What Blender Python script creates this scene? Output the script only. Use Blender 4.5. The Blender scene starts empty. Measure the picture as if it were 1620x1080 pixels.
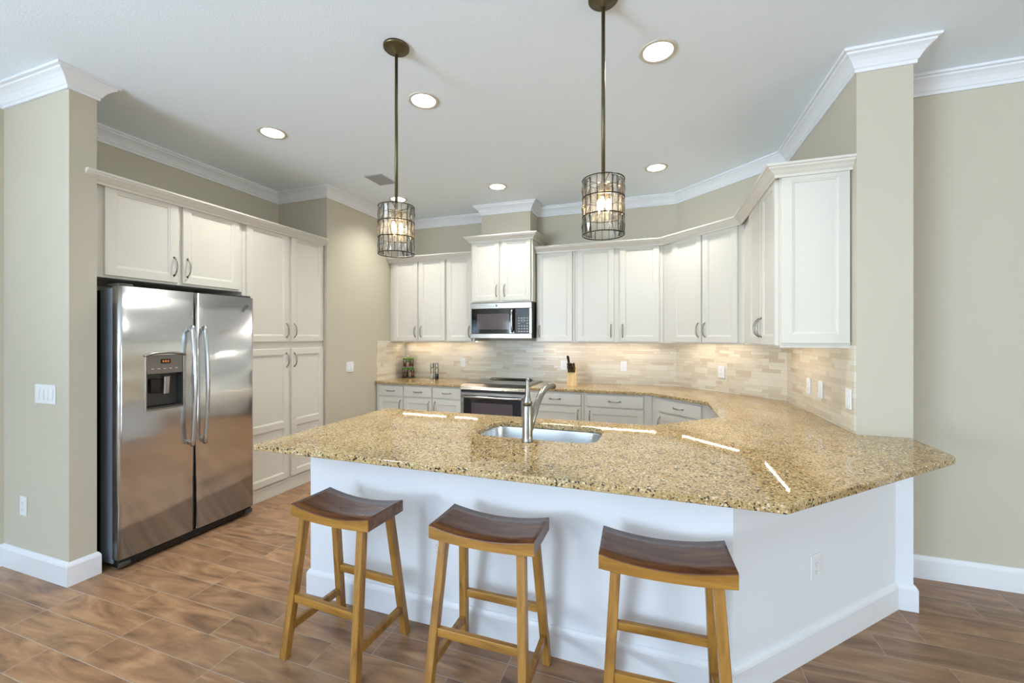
import bpy, bmesh, math, random
from mathutils import Vector, Matrix
random.seed(7)
SC = bpy.context.scene
COL = SC.collection
PI = math.pi

# ------------------------------------------------------------------ camera
cam_d = bpy.data.cameras.new('camera')
cam = bpy.data.objects.new('camera', cam_d)
COL.objects.link(cam)
cam.location = (0, 0, 1.45)
cam.rotation_euler = (PI / 2, 0, math.radians(19.117))
cam_d.sensor_width = 36
cam_d.lens = 36 * 658.5 / 1620
cam_d.shift_y = -7.3 / 1620
cam_d.clip_start = 0.05
SC.camera = cam

# ------------------------------------------------------------------ world, exposure, daylight
SC.view_settings.view_transform = 'Standard'
SC.view_settings.look = 'None'
SC.view_settings.exposure = 0.17
SC.view_settings.gamma = 1.0
SC.view_settings.use_curve_mapping = False
SC.cycles.use_denoising = True
SC.cycles.sample_clamp_indirect = 6.0
SC.cycles.max_bounces = 12
SC.cycles.transparent_max_bounces = 40
SC.cycles.diffuse_bounces = 6

wd = bpy.data.worlds.new('world')
SC.world = wd
wd.use_nodes = True
wd.node_tree.nodes['Background'].inputs[0].default_value = (0.50, 0.66, 1.0, 1)
wd.node_tree.nodes['Background'].inputs[1].default_value = 1.4


def window_light(name, loc, rot, sx, sy, power, color):
    d = bpy.data.lights.new(name, 'AREA')
    d.shape = 'RECTANGLE'
    d.size, d.size_y = sx, sy
    d.energy = power
    d.color = color
    o = bpy.data.objects.new(name, d)
    COL.objects.link(o)
    o.location = loc
    o.rotation_euler = rot
    return o


DAY = (0.64, 0.82, 1.0)
# daylight at the glazed openings behind the camera (stand-in area lights, tilted up to brighten the ceiling)
window_light('daylight_rear', (-0.4, -6.85, 1.3), (math.radians(120), 0, 0), 6.0, 2.3, 20, DAY)
window_light('daylight_left', (-3.80, -4.0, 1.3), (math.radians(145), 0, -PI / 2), 3.2, 2.3, 930, (0.68, 0.84, 1.0))
window_light('daylight_right', (7.85, -1.6, 1.3), (math.radians(95), 0, PI / 2), 4.4, 2.3, 160, (0.95, 1.0, 0.93))

# ------------------------------------------------------------------ materials
MATS = {}


def new_mat(name):
    m = bpy.data.materials.new(name)
    m.use_nodes = True
    nt = m.node_tree
    b = nt.nodes['Principled BSDF']
    return m, nt, b


def srgb(r, g, b):
    f = lambda c: (c / 255) / 12.92 if c / 255 <= 0.04045 else ((c / 255 + 0.055) / 1.055) ** 2.4
    return (f(r), f(g), f(b), 1)


def plain(name, rgb, rough=0.5, metal=0.0, bump=0.0, bscale=200, spec=0.5, coat=0.0):
    m, nt, b = new_mat(name)
    b.inputs['Base Color'].default_value = srgb(*rgb)
    b.inputs['Roughness'].default_value = rough
    b.inputs['Metallic'].default_value = metal
    b.inputs['Specular IOR Level'].default_value = spec
    b.inputs['Coat Weight'].default_value = coat
    tc = nt.nodes.new('ShaderNodeTexCoord')
    nz = nt.nodes.new('ShaderNodeTexNoise')
    nz.inputs['Scale'].default_value = bscale
    nz.inputs['Detail'].default_value = 3
    nt.links.new(tc.outputs['Object'], nz.inputs['Vector'])
    if bump > 0:
        bp = nt.nodes.new('ShaderNodeBump')
        bp.inputs['Strength'].default_value = bump
        bp.inputs['Distance'].default_value = 0.002
        nt.links.new(nz.outputs['Fac'], bp.inputs['Height'])
        nt.links.new(bp.outputs['Normal'], b.inputs['Normal'])
    else:
        mr = nt.nodes.new('ShaderNodeMapRange')
        mr.inputs['To Min'].default_value = max(0.02, rough - 0.03)
        mr.inputs['To Max'].default_value = min(1, rough + 0.03)
        nt.links.new(nz.outputs['Fac'], mr.inputs['Value'])
        nt.links.new(mr.outputs['Result'], b.inputs['Roughness'])
    return m


def emit(name, rgb, strength):
    m, nt, b = new_mat(name)
    b.inputs['Base Color'].default_value = srgb(*rgb)
    b.inputs['Emission Color'].default_value = srgb(*rgb)
    b.inputs['Emission Strength'].default_value = strength
    return m


def ramp(nt, fac, stops, interp='LINEAR'):
    r = nt.nodes.new('ShaderNodeValToRGB')
    r.color_ramp.interpolation = interp
    while len(r.color_ramp.elements) < len(stops):
        r.color_ramp.elements.new(0.5)
    for e, (p, c) in zip(r.color_ramp.elements, stops):
        e.position = p
        e.color = c
    nt.links.new(fac, r.inputs['Fac'])
    return r


def mixc(nt, fac, a, b_, mode='MIX'):
    n = nt.nodes.new('ShaderNodeMix')
    n.data_type = 'RGBA'
    n.blend_type = mode
    for s, v in ((n.inputs[0], fac), (n.inputs[6], a), (n.inputs[7], b_)):
        if hasattr(v, 'links'):
            nt.links.new(v, s)
        else:
            s.default_value = v
    return n.outputs[2]


def math_n(nt, op, a, b_=None):
    n = nt.nodes.new('ShaderNodeMath')
    n.operation = op
    for i, v in enumerate((a, b_)):
        if v is None:
            continue
        if hasattr(v, 'links'):
            nt.links.new(v, n.inputs[i])
        else:
            n.inputs[i].default_value = v
    return n.outputs[0]


def mapping(nt, src, scale=(1, 1, 1), loc=(0, 0, 0), rot=(0, 0, 0)):
    mp = nt.nodes.new('ShaderNodeMapping')
    mp.inputs['Scale'].default_value = scale
    mp.inputs['Location'].default_value = loc
    mp.inputs['Rotation'].default_value = rot
    nt.links.new(src, mp.inputs['Vector'])
    return mp.outputs[0]


def noise(nt, vec, scale, detail=4, dist=0.0, rough=0.55):
    n = nt.nodes.new('ShaderNodeTexNoise')
    n.inputs['Scale'].default_value = scale
    n.inputs['Detail'].default_value = detail
    n.inputs['Distortion'].default_value = dist
    n.inputs['Roughness'].default_value = rough
    nt.links.new(vec, n.inputs['Vector'])
    return n


def granite():
    m, nt, b = new_mat('granite')
    tc = nt.nodes.new('ShaderNodeTexCoord').outputs['Object']
    big = noise(nt, tc, 5, 4, 0.8)
    base = ramp(nt, big.outputs['Fac'], [(0.32, srgb(150, 116, 68)), (0.5, srgb(174, 145, 96)), (0.68, srgb(188, 163, 118))])

    def cells(scale):
        v = nt.nodes.new('ShaderNodeTexVoronoi')
        v.inputs['Scale'].default_value = scale
        nt.links.new(tc, v.inputs['Vector'])
        sp = nt.nodes.new('ShaderNodeSeparateColor')
        nt.links.new(v.outputs['Color'], sp.inputs[0])
        return sp
    a = cells(210)
    fine = ramp(nt, a.outputs[0], [(0.0, srgb(180, 151, 100)), (0.26, srgb(199, 178, 136)), (0.46, srgb(155, 123, 74)),
                                   (0.62, srgb(133, 110, 78)), (0.74, srgb(188, 161, 113)), (0.88, srgb(98, 79, 56))], 'CONSTANT')
    c1 = mixc(nt, 0.56, base.outputs[0], fine.outputs[0])
    d = cells(150)
    clump = noise(nt, tc, 30, 3)
    dk = math_n(nt, 'ADD', d.outputs[1], math_n(nt, 'MULTIPLY', clump.outputs['Fac'], 0.7))
    c2 = mixc(nt, math_n(nt, 'GREATER_THAN', dk, 1.235), c1, srgb(49, 41, 34))
    c3 = mixc(nt, math_n(nt, 'GREATER_THAN', d.outputs[2], 0.9), c2, srgb(205, 189, 156))
    nt.links.new(c3, b.inputs['Base Color'])
    b.inputs['Roughness'].default_value = 0.035
    b.inputs['Specular IOR Level'].default_value = 0.6
    return m


def floor_mat():
    m, nt, b = new_mat('wood_look_tile')
    tc = nt.nodes.new('ShaderNodeTexCoord').outputs['Object']
    vec = mapping(nt, tc, loc=(0.01, -0.061, 0))
    br = nt.nodes.new('ShaderNodeTexBrick')
    br.offset = 0.36
    br.offset_frequency = 3
    br.inputs['Scale'].default_value = 1
    br.inputs['Brick Width'].default_value = 0.61
    br.inputs['Row Height'].default_value = 0.1524
    br.inputs['Mortar Size'].default_value = 0.0016
    br.inputs['Mortar Smooth'].default_value = 0.1
    br.inputs['Bias'].default_value = 0
    br.inputs['Color1'].default_value = (0, 0, 0, 1)
    br.inputs['Color2'].default_value = (1, 1, 1, 1)
    nt.links.new(vec, br.inputs['Vector'])
    rnd = br.outputs['Color']
    off = nt.nodes.new('ShaderNodeVectorMath')
    off.operation = 'SCALE'
    nt.links.new(rnd, off.inputs[0])
    off.inputs['Scale'].default_value = 13.0
    add = nt.nodes.new('ShaderNodeVectorMath')
    nt.links.new(tc, add.inputs[0])
    nt.links.new(off.outputs[0], add.inputs[1])
    st = mapping(nt, add.outputs[0], scale=(1.5, 6.5, 1))
    warp = noise(nt, st, 1.0, 4, 2.6, 0.5)
    fine = noise(nt, mapping(nt, add.outputs[0], scale=(5, 60, 1)), 1.0, 3, 1.0)
    g = math_n(nt, 'ADD', math_n(nt, 'MULTIPLY', warp.outputs['Fac'], 0.82), math_n(nt, 'MULTIPLY', fine.outputs['Fac'], 0.18))
    col = ramp(nt, g, [(0.30, srgb(100, 75, 57)), (0.43, srgb(132, 101, 75)), (0.55, srgb(150, 116, 86)), (0.70, srgb(172, 139, 105))])
    sep = nt.nodes.new('ShaderNodeSeparateColor')
    nt.links.new(rnd, sep.inputs[0])
    tint = ramp(nt, sep.outputs[0], [(0, (0.84, 0.82, 0.82, 1)), (0.5, (0.98, 0.96, 0.94, 1)), (1, (1.1, 1.04, 0.98, 1))])
    c = mixc(nt, 1.0, col.outputs[0], tint.outputs[0], 'MULTIPLY')
    c = mixc(nt, br.outputs['Fac'], c, srgb(158, 148, 136))
    nt.links.new(c, b.inputs['Base Color'])
    b.inputs['Roughness'].default_value = 0.30
    b.inputs['Specular IOR Level'].default_value = 0.45
    bp = nt.nodes.new('ShaderNodeBump')
    bp.inputs['Strength'].default_value = 0.25
    bp.inputs['Distance'].default_value = 0.002
    h = math_n(nt, 'SUBTRACT', math_n(nt, 'MULTIPLY', g, 0.25), br.outputs['Fac'])
    nt.links.new(h, bp.inputs['Height'])
    nt.links.new(bp.outputs['Normal'], b.inputs['Normal'])
    return m


def splash_mat():
    m, nt, b = new_mat('strip_mosaic_tile')
    tc = nt.nodes.new('ShaderNodeTexCoord').outputs['Object']
    s = nt.nodes.new('ShaderNodeSeparateXYZ')
    nt.links.new(tc, s.inputs[0])
    along = math_n(nt, 'SUBTRACT', s.outputs[0], s.outputs[1])
    cb = nt.nodes.new('ShaderNodeCombineXYZ')
    nt.links.new(along, cb.inputs[0])
    nt.links.new(s.outputs[2], cb.inputs[1])

    def bricks(w, h, off, freq, lx, ly):
        br = nt.nodes.new('ShaderNodeTexBrick')
        br.offset = off
        br.offset_frequency = freq
        br.squash = 0.7
        br.squash_frequency = 3
        br.inputs['Scale'].default_value = 1
        br.inputs['Brick Width'].default_value = w
        br.inputs['Row Height'].default_value = h
        br.inputs['Mortar Size'].default_value = 0.0012
        br.inputs['Mortar Smooth'].default_value = 0.2
        br.inputs['Color1'].default_value = (0, 0, 0, 1)
        br.inputs['Color2'].default_value = (1, 1, 1, 1)
        nt.links.new(mapping(nt, cb.outputs[0], loc=(lx, ly, 0)), br.inputs['Vector'])
        return br
    b1 = bricks(0.23, 0.030, 0.37, 2, 0.0, 0.0)
    b2 = bricks(0.31, 0.060, 0.55, 2, 0.07, 0.0)
    cs = nt.nodes.new('ShaderNodeSeparateColor')
    nt.links.new(b2.outputs['Color'], cs.inputs[0])
    pick = math_n(nt, 'GREATER_THAN', cs.outputs[0], 0.62)
    rnd = mixc(nt, pick, b1.outputs['Color'], b2.outputs['Color'])
    mort = mixc(nt, pick, b1.outputs['Fac'], b2.outputs['Fac'])
    sr = nt.nodes.new('ShaderNodeSeparateColor')
    nt.links.new(rnd, sr.inputs[0])
    col = ramp(nt, sr.outputs[0], [(0.0, srgb(198, 184, 161)), (0.3, srgb(208, 199, 179)), (0.6, srgb(213, 206, 187)), (1.0, srgb(222, 218, 203))])
    vein = noise(nt, mapping(nt, cb.outputs[0], scale=(6, 40, 1)), 2, 4)
    vr = ramp(nt, vein.outputs['Fac'], [(0.3, (0.95, 0.94, 0.92, 1)), (0.7, (1.03, 1.03, 1.03, 1))])
    c = mixc(nt, 1.0, col.outputs[0], vr.outputs[0], 'MULTIPLY')
    c = mixc(nt, mort, c, srgb(189, 181, 163))
    nt.links.new(c, b.inputs['Base Color'])
    b.inputs['Roughness'].default_value = 0.28
    bp = nt.nodes.new('ShaderNodeBump')
    bp.inputs['Strength'].default_value = 0.5
    bp.inputs['Distance'].default_value = 0.0015
    smr = nt.nodes.new('ShaderNodeSeparateColor')
    nt.links.new(mort, smr.inputs[0])
    h = math_n(nt, 'SUBTRACT', math_n(nt, 'MULTIPLY', sr.outputs[0], 0.6), smr.outputs[0])
    nt.links.new(h, bp.inputs['Height'])
    nt.links.new(bp.outputs['Normal'], b.inputs['Normal'])
    return m


def wood_mat(name, dark, mid, light, rough=0.32, axis='X'):
    m, nt, b = new_mat(name)
    tc = nt.nodes.new('ShaderNodeTexCoord').outputs['Object']
    sc = (2.2, 22, 22) if axis == 'X' else (22, 22, 2.2)
    n = noise(nt, mapping(nt, tc, scale=sc), 1.4, 5, 0.5)
    r = ramp(nt, n.outputs['Fac'], [(0.28, srgb(*dark)), (0.5, srgb(*mid)), (0.75, srgb(*light))])
    nt.links.new(r.outputs[0], b.inputs['Base Color'])
    b.inputs['Roughness'].default_value = rough
    return m


def steel_mat(name, rgb, rough, aniso_axis='Z', wob=0.0):
    m, nt, b = new_mat(name)
    tc = nt.nodes.new('ShaderNodeTexCoord').outputs['Object']
    b.inputs['Base Color'].default_value = srgb(*rgb)
    b.inputs['Metallic'].default_value = 1.0
    sc = {'Z': (160, 160, 1.5), 'X': (1.5, 160, 160), 'Y': (160, 1.5, 160)}[aniso_axis]
    n = noise(nt, mapping(nt, tc, scale=sc), 1.5, 3)
    mr = nt.nodes.new('ShaderNodeMapRange')
    mr.inputs['To Min'].default_value = rough - 0.04
    mr.inputs['To Max'].default_value = rough + 0.06
    nt.links.new(n.outputs['Fac'], mr.inputs['Value'])
    nt.links.new(mr.outputs['Result'], b.inputs['Roughness'])
    if wob:
        w = noise(nt, mapping(nt, tc, scale=(1, 2.2, 2.6)), 1.6, 1)
        bp = nt.nodes.new('ShaderNodeBump')
        bp.inputs['Strength'].default_value = 1.0
        bp.inputs['Distance'].default_value = wob
        nt.links.new(w.outputs['Fac'], bp.inputs['Height'])
        nt.links.new(bp.outputs['Normal'], b.inputs['Normal'])
    return m


def crystal_mat():
    m = bpy.data.materials.new('crystal')
    m.use_nodes = True
    nt = m.node_tree
    nt.nodes.clear()
    N = nt.nodes.new
    out = N('ShaderNodeOutputMaterial')
    tr = N('ShaderNodeBsdfTransparent')
    tr.inputs[0].default_value = (0.975, 0.97, 0.95, 1)
    df = N('ShaderNodeBsdfTranslucent')
    df.inputs[0].default_value = (0.85, 0.83, 0.76, 1)
    gl = N('ShaderNodeBsdfGlossy')
    gl.inputs['Roughness'].default_value = 0.06
    fr = N('ShaderNodeFresnel')
    fr.inputs['IOR'].default_value = 1.5
    m1 = N('ShaderNodeMixShader')
    m1.inputs[0].default_value = 0.10
    nt.links.new(tr.outputs[0], m1.inputs[1])
    nt.links.new(df.outputs[0], m1.inputs[2])
    mx = N('ShaderNodeMixShader')
    nt.links.new(fr.outputs[0], mx.inputs[0])
    nt.links.new(m1.outputs[0], mx.inputs[1])
    nt.links.new(gl.outputs[0], mx.inputs[2])
    nt.links.new(mx.outputs[0], out.inputs[0])
    return m


def clear_glass(name, tint=(0.95, 0.97, 0.96, 1)):
    m = bpy.data.materials.new(name)
    m.use_nodes = True
    nt = m.node_tree
    nt.nodes.clear()
    out = nt.nodes.new('ShaderNodeOutputMaterial')
    tr = nt.nodes.new('ShaderNodeBsdfTransparent')
    tr.inputs[0].default_value = tint
    gl = nt.nodes.new('ShaderNodeBsdfGlossy')
    gl.inputs['Roughness'].default_value = 0.03
    fr = nt.nodes.new('ShaderNodeFresnel')
    fr.inputs['IOR'].default_value = 1.5
    mx = nt.nodes.new('ShaderNodeMixShader')
    nt.links.new(fr.outputs[0], mx.inputs[0])
    nt.links.new(tr.outputs[0], mx.inputs[1])
    nt.links.new(gl.outputs[0], mx.inputs[2])
    nt.links.new(mx.outputs[0], out.inputs[0])
    return m


M_WALL = plain('wall_paint', (195, 188, 170), 0.6, bump=0.12, bscale=260, spec=0.3)
M_WHITEWALL = plain('white_lower_wall', (228, 231, 235), 0.55, bump=0.12, bscale=260, spec=0.3)  # whiter, bluer tone for the walls below worktop height
M_CEIL = plain('ceiling_paint', (236, 246, 254), 0.8, bump=0.5, bscale=110, spec=0.2)
M_TRIM = plain('trim_paint', (229, 231, 234), 0.35)
M_CAB = plain('cabinet_paint', (216, 212, 201), 0.32)
M_FLOOR = floor_mat()
M_GRANITE = granite()
M_SPLASH = splash_mat()
M_STEEL = steel_mat('brushed_steel', (212, 213, 213), 0.21, 'Y', wob=0.018)
M_STEELH = steel_mat('range_steel', (168, 163, 155), 0.26, 'X')
M_NICKEL = plain('brushed_nickel', (160, 156, 148), 0.28, 1.0)
M_CHROME = plain('polished_steel', (205, 205, 204), 0.14, 1.0)
M_SINK = steel_mat('sink_steel', (205, 210, 216), 0.24, 'X')
M_FCASE = plain('fridge_case_paint', (122, 126, 132), 0.4, 0.3)
M_BLACK = plain('black_plastic', (18, 18, 19), 0.35)
M_DKGREY = plain('dark_grey_plastic', (62, 60, 58), 0.35)
M_PANEL = plain('taupe_panel', (112, 104, 96), 0.35)
M_GLASSBLK = plain('black_glass', (16, 15, 15), 0.05, spec=0.6)
M_OVENWIN = plain('oven_window', (84, 74, 76), 0.08, spec=0.6)
M_BRONZE = plain('oil_rubbed_bronze', (98, 88, 62), 0.38, 0.8)
M_CAGE = plain('dark_bronze_wire', (58, 48, 34), 0.4, 0.7)
M_CRYSTAL = crystal_mat()
M_GLASS = clear_glass('clear_glass')
M_PLATE = plain('switch_plate', (234, 236, 238), 0.3)
M_SLOT = plain('outlet_slot', (110, 108, 104), 0.5)
M_SEAT = wood_mat('walnut_seat', (74, 42, 24), (104, 64, 38), (132, 88, 54), 0.26, 'X')
M_AMBER = wood_mat('amber_edge', (112, 74, 28), (156, 110, 44), (180, 134, 62), 0.35, 'X')
M_LEG = wood_mat('amber_leg', (112, 74, 30), (152, 108, 46), (176, 130, 64), 0.35, 'Z')
M_LIGHTWOOD = wood_mat('light_block_wood', (206, 170, 112), (222, 188, 130), (234, 204, 150), 0.4, 'Z')
M_KNIFE = plain('knife_handle', (38, 22, 14), 0.3)
M_GREEN = plain('green_lid', (96, 140, 44), 0.4)
M_SPICE1 = plain('brown_spice', (120, 84, 52), 0.8, bump=0.5, bscale=600)
M_SPICE2 = plain('pale_spice', (196, 170, 130), 0.8, bump=0.5, bscale=600)
M_SPICE3 = plain('red_spice', (150, 72, 44), 0.8, bump=0.5, bscale=600)
M_SPICE4 = plain('herb', (110, 112, 70), 0.8, bump=0.5, bscale=600)
M_SALT = plain('salt', (240, 238, 232), 0.8, bump=0.5, bscale=600)
M_PEPPER = plain('peppercorns', (48, 38, 32), 0.8, bump=0.6, bscale=500)
M_TRIMRING = plain('can_trim', (206, 200, 184), 0.4)
M_BAFFLE = plain('can_baffle', (244, 243, 240), 0.5)
M_CAN = emit('can_lens', (255, 251, 244), 510)
M_STRIP = emit('strip_lens', (255, 234, 210), 80)
M_BULB = emit('bulb', (255, 216, 160), 22)
M_DISPLAY = emit('amber_digits', (255, 150, 60), 0.25)
M_LABEL = plain('button_print', (190, 190, 186), 0.5)
M_VENT = plain('vent_grey', (168, 172, 176), 0.5)
M_VENTIN = plain('vent_dark', (70, 72, 74), 0.7)


# ------------------------------------------------------------------ mesh helpers
class MB:
    def __init__(s):
        s.bm = bmesh.new()

    def _mat(s, faces, mi):
        for f in faces:
            f.material_index = mi

    def box(s, x0, y0, z0, x1, y1, z1, bev=0.0, mi=0, seg=2, M=None):
        r = bmesh.ops.create_cube(s.bm, size=1)
        vs = r['verts']
        for v in vs:
            v.co = Vector(((x0 + x1) / 2 + v.co.x * (x1 - x0), (y0 + y1) / 2 + v.co.y * (y1 - y0), (z0 + z1) / 2 + v.co.z * (z1 - z0)))
        fs = set(f for v in vs for f in v.link_faces)
        s._mat(fs, mi)
        if bev > 0:
            es = list(set(e for v in vs for e in v.link_edges))
            rr = bmesh.ops.bevel(s.bm, geom=es, offset=bev, segments=seg, affect='EDGES', profile=0.5)
            vs = list(set(v for f in rr['faces'] for v in f.verts))
            s._mat(set(f for v in vs for f in v.link_faces), mi)
        if M is not None:
            for v in vs:
                v.co = M @ v.co
        return vs

    def hexa(s, bot, top, mi=0, bev=0.0):
        """a tapering bar from four bottom corners to four top corners"""
        vb = [s.bm.verts.new(p) for p in bot]
        vt = [s.bm.verts.new(p) for p in top]
        n = len(vb)
        fs = [s.bm.faces.new(list(reversed(vb))), s.bm.faces.new(vt)]
        for i in range(n):
            j = (i + 1) % n
            fs.append(s.bm.faces.new((vb[i], vb[j], vt[j], vt[i])))
        s._mat(fs, mi)
        if bev:
            es = list(set(e for f in fs for e in f.edges))
            bmesh.ops.bevel(s.bm, geom=es, offset=bev, segments=1, affect='EDGES')

    def prism(s, pts, z0, z1, mi=0):
        s.hexa([(x, y, z0) for x, y in pts], [(x, y, z1) for x, y in pts], mi)

    def lathe(s, prof, c=(0, 0, 0), n=32, mi=0, M=None, smooth=True):
        """profile of (r, z) turned about a vertical axis through c"""
        rings = []
        for r, z in prof:
            if r < 1e-6:
                rings.append([s.bm.verts.new((c[0], c[1], c[2] + z))])
            else:
                rings.append([s.bm.verts.new((c[0] + r * math.cos(2 * PI * k / n), c[1] + r * math.sin(2 * PI * k / n), c[2] + z)) for k in range(n)])
        fs = []
        for a, b in zip(rings[:-1], rings[1:]):
            if len(a) == 1 and len(b) == 1:
                continue
            for k in range(n):
                j = (k + 1) % n
                if len(a) == 1:
                    fs.append(s.bm.faces.new((a[0], b[j], b[k])))
                elif len(b) == 1:
                    fs.append(s.bm.faces.new((a[k], a[j], b[0])))
                else:
                    fs.append(s.bm.faces.new((a[k], a[j], b[j], b[k])))
        for f in fs:
            f.smooth = smooth
        s._mat(fs, mi)
        if M is not None:
            for r in rings:
                for v in r:
                    v.co = M @ v.co

    def tube(s, pts, rad, n=10, mi=0, flat=1.0, up=(0, 0, 1), closed=False):
        pts = [Vector(p) for p in pts]
        rs = rad if isinstance(rad, (list, tuple)) else [rad] * len(pts)
        rings = []
        m = len(pts)
        for i, p in enumerate(pts):
            if closed:
                t = pts[(i + 1) % m] - pts[i - 1]
            else:
                t = pts[min(i + 1, m - 1)] - pts[max(i - 1, 0)]
            t.normalize()
            u = Vector(up)
            if abs(t.dot(u)) > 0.97:
                u = Vector((1, 0, 0)) if abs(t.x) < 0.9 else Vector((0, 1, 0))
            a = t.cross(u).normalized()
            b = a.cross(t).normalized()
            rings.append([s.bm.verts.new(p + a * (rs[i] * math.cos(2 * PI * k / n)) + b * (rs[i] * flat * math.sin(2 * PI * k / n))) for k in range(n)])
        fs = []
        rr = list(zip(rings[:-1], rings[1:])) + ([(rings[-1], rings[0])] if closed else [])
        for a, b in rr:
            for k in range(n):
                j = (k + 1) % n
                fs.append(s.bm.faces.new((a[k], a[j], b[j], b[k])))
        for f in fs:
            f.smooth = True
        if not closed:
            fs.append(s.bm.faces.new(list(reversed(rings[0]))))
            fs.append(s.bm.faces.new(rings[-1]))
        s._mat(fs, mi)

    def sweep(s, path, prof, z, mi=0):
        """profile of (offset to the right of travel, dz) along a mitred horizontal path"""
        P = [Vector((x, y)) for x, y in path]
        st = []
        for i, p in enumerate(P):
            def nrm(a, b):
                d = (b - a).normalized()
                return Vector((d.y, -d.x))
            if i == 0:
                o = nrm(P[0], P[1])
            elif i == len(P) - 1:
                o = nrm(P[-2], P[-1])
            else:
                n1, n2 = nrm(P[i - 1], p), nrm(p, P[i + 1])
                o = (n1 + n2) / (1 + n1.dot(n2))
            st.append([s.bm.verts.new((p.x + o.x * a, p.y + o.y * a, z + dz)) for a, dz in prof])
        fs = []
        n = len(prof)
        for a, b in zip(st[:-1], st[1:]):
            for k in range(n):
                j = (k + 1) % n
                fs.append(s.bm.faces.new((a[k], b[k], b[j], a[j])))
        fs.append(s.bm.faces.new(st[0]))
        fs.append(s.bm.faces.new(list(reversed(st[-1]))))
        s._mat(fs, mi)

    def slab(s, outer, holes, z0, z1, mi=0):
        """flat slab of any outline with holes"""
        allf = []
        loops = [outer] + holes
        tops, bots = [], []
        for z, store in ((z1, tops), (z0, bots)):
            es = []
            for lp in loops:
                vs = [s.bm.verts.new((x, y, z)) for x, y in lp]
                store.append(vs)
                es += [s.bm.edges.new((vs[i], vs[(i + 1) % len(vs)])) for i in range(len(vs))]
            r = bmesh.ops.triangle_fill(s.bm, use_beauty=True, use_dissolve=False, edges=es)
            allf += [g for g in r['geom'] if isinstance(g, bmesh.types.BMFace)]
        for tv, bv in zip(tops, bots):
            for i in range(len(tv)):
                j = (i + 1) % len(tv)
                allf.append(s.bm.faces.new((bv[i], bv[j], tv[j], tv[i])))
        s._mat(allf, mi)

    def build(s, name, mats, parent=None, loc=(0, 0, 0), rotz=0.0, bevel=None, recalc=True):
        if recalc:
            bmesh.ops.recalc_face_normals(s.bm, faces=s.bm.faces[:])
        me = bpy.data.meshes.new(name)
        s.bm.to_mesh(me)
        s.bm.free()
        for m in (mats if isinstance(mats, (list, tuple)) else [mats]):
            me.materials.append(m)
        o = bpy.data.objects.new(name, me)
        COL.objects.link(o)
        if parent is not None:
            o.parent = parent
        o.location = loc
        o.rotation_euler = (0, 0, rotz)
        if bevel:
            md = o.modifiers.new('edge', 'BEVEL')
            md.width = bevel
            md.segments = 3
            md.limit_method = 'ANGLE'
            md.angle_limit = math.radians(40)
        return o


def thing(name, label, cat, loc=(0, 0, 0), rotz=0.0, group=None):
    o = bpy.data.objects.new(name, None)
    COL.objects.link(o)
    o.empty_display_size = 0.1
    o.location = loc
    o.rotation_euler = (0, 0, rotz)
    tag(o, label, cat, group)
    return o


def tag(o, label, cat, group=None):
    o['label'] = label
    o['category'] = cat
    if group:
        o['group'] = group
    return o


def struct(name, mb, mat, **k):
    o = mb.build(name, mat, **k)
    o['kind'] = 'structure'
    return o


def copy_tree(o, parent=None):
    c = o.copy()
    COL.objects.link(c)
    c.parent = parent
    for ch in list(o.children):
        copy_tree(ch, c)
    return c


def arc(cx, cy, r, a0, a1, n):
    return [(cx + r * math.cos(math.radians(a0 + (a1 - a0) * i / n)), cy + r * math.sin(math.radians(a0 + (a1 - a0) * i / n))) for i in range(n + 1)]


def rrect(x0, y0, x1, y1, r, n=8):
    return (arc(x1 - r, y1 - r, r, 0, 90, n) + arc(x0 + r, y1 - r, r, 90, 180, n) + arc(x0 + r, y0 + r, r, 180, 270, n) + arc(x1 - r, y0 + r, r, 270, 360, n))


# ------------------------------------------------------------------ the room
CEIL = 3.0
CT0, CT1 = 0.884, 0.914               # worktop underside and top
XL, XN, XJ = -3.93, -3.90, -3.235      # near left wall, niche back, pillar / jog face
YP0, YP1, YJ = 1.447, 1.575, 3.46      # pillar front, pillar back, jog face
YB = 4.87                              # back wall
XR = 1.04                              # right kitchen wall
XQ, YQ = 1.288, 2.782                  # pier right side, pier front
YF = 3.18                              # far right wall
YREAR, XE = -7.0, 8.0

b = MB(); b.box(-4.6, -7.4, -0.1, 8.4, 5.3, 0); struct('floor', b, M_FLOOR)
CANS = [(0.009, 2.395), (-1.443, 2.390), (-2.755, 2.392), (-1.548, 4.010), (-0.001, 4.035), (-2.747, 4.010)]
b = MB(); b.slab([(-4.6, -7.4), (8.4, -7.4), (8.4, 5.3), (-4.6, 5.3)], [arc(x, y, 0.082, 0, 360 - 11.25, 31) for x, y in CANS], CEIL, CEIL + 0.1); struct('ceiling', b, M_CEIL)

# left near wall with a wide glazed opening behind the camera
b = MB()
for y0, y1, z0, z1 in ((YREAR, -5.6, 0, CEIL), (-5.6, -2.4, 2.45, CEIL), (-2.4, YP0, 0, CEIL)):
    b.box(XL - 0.12, y0, z0, XL, y1, z1)
struct('wall_left', b, M_WALL)
b = MB(); b.box(XL - 0.12, YP0, 0, XJ, YP1, CEIL); struct('wall_pillar', b, M_WALL)
b = MB(); b.box(XN - 0.15, YP1, 0, XN, YJ, CEIL); struct('wall_niche', b, M_WALL)
b = MB(); b.box(XN - 0.15, YJ, 0, XJ, YB + 0.12, CEIL); struct('wall_jog', b, M_WALL)
b = MB(); b.box(XJ, YB, 0, 0.21, YB + 0.12, CEIL); struct('wall_back', b, M_WALL)
b = MB(); b.prism([(0.21, YB), (XR, 4.04), (XR, YB + 0.12), (0.21, YB + 0.12)], 0, CEIL); struct('wall_diagonal', b, M_WALL)
b = MB(); b.box(XR, YQ, CT0, XQ, 4.04, CEIL); struct('wall_pier', b, M_WALL)
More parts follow.
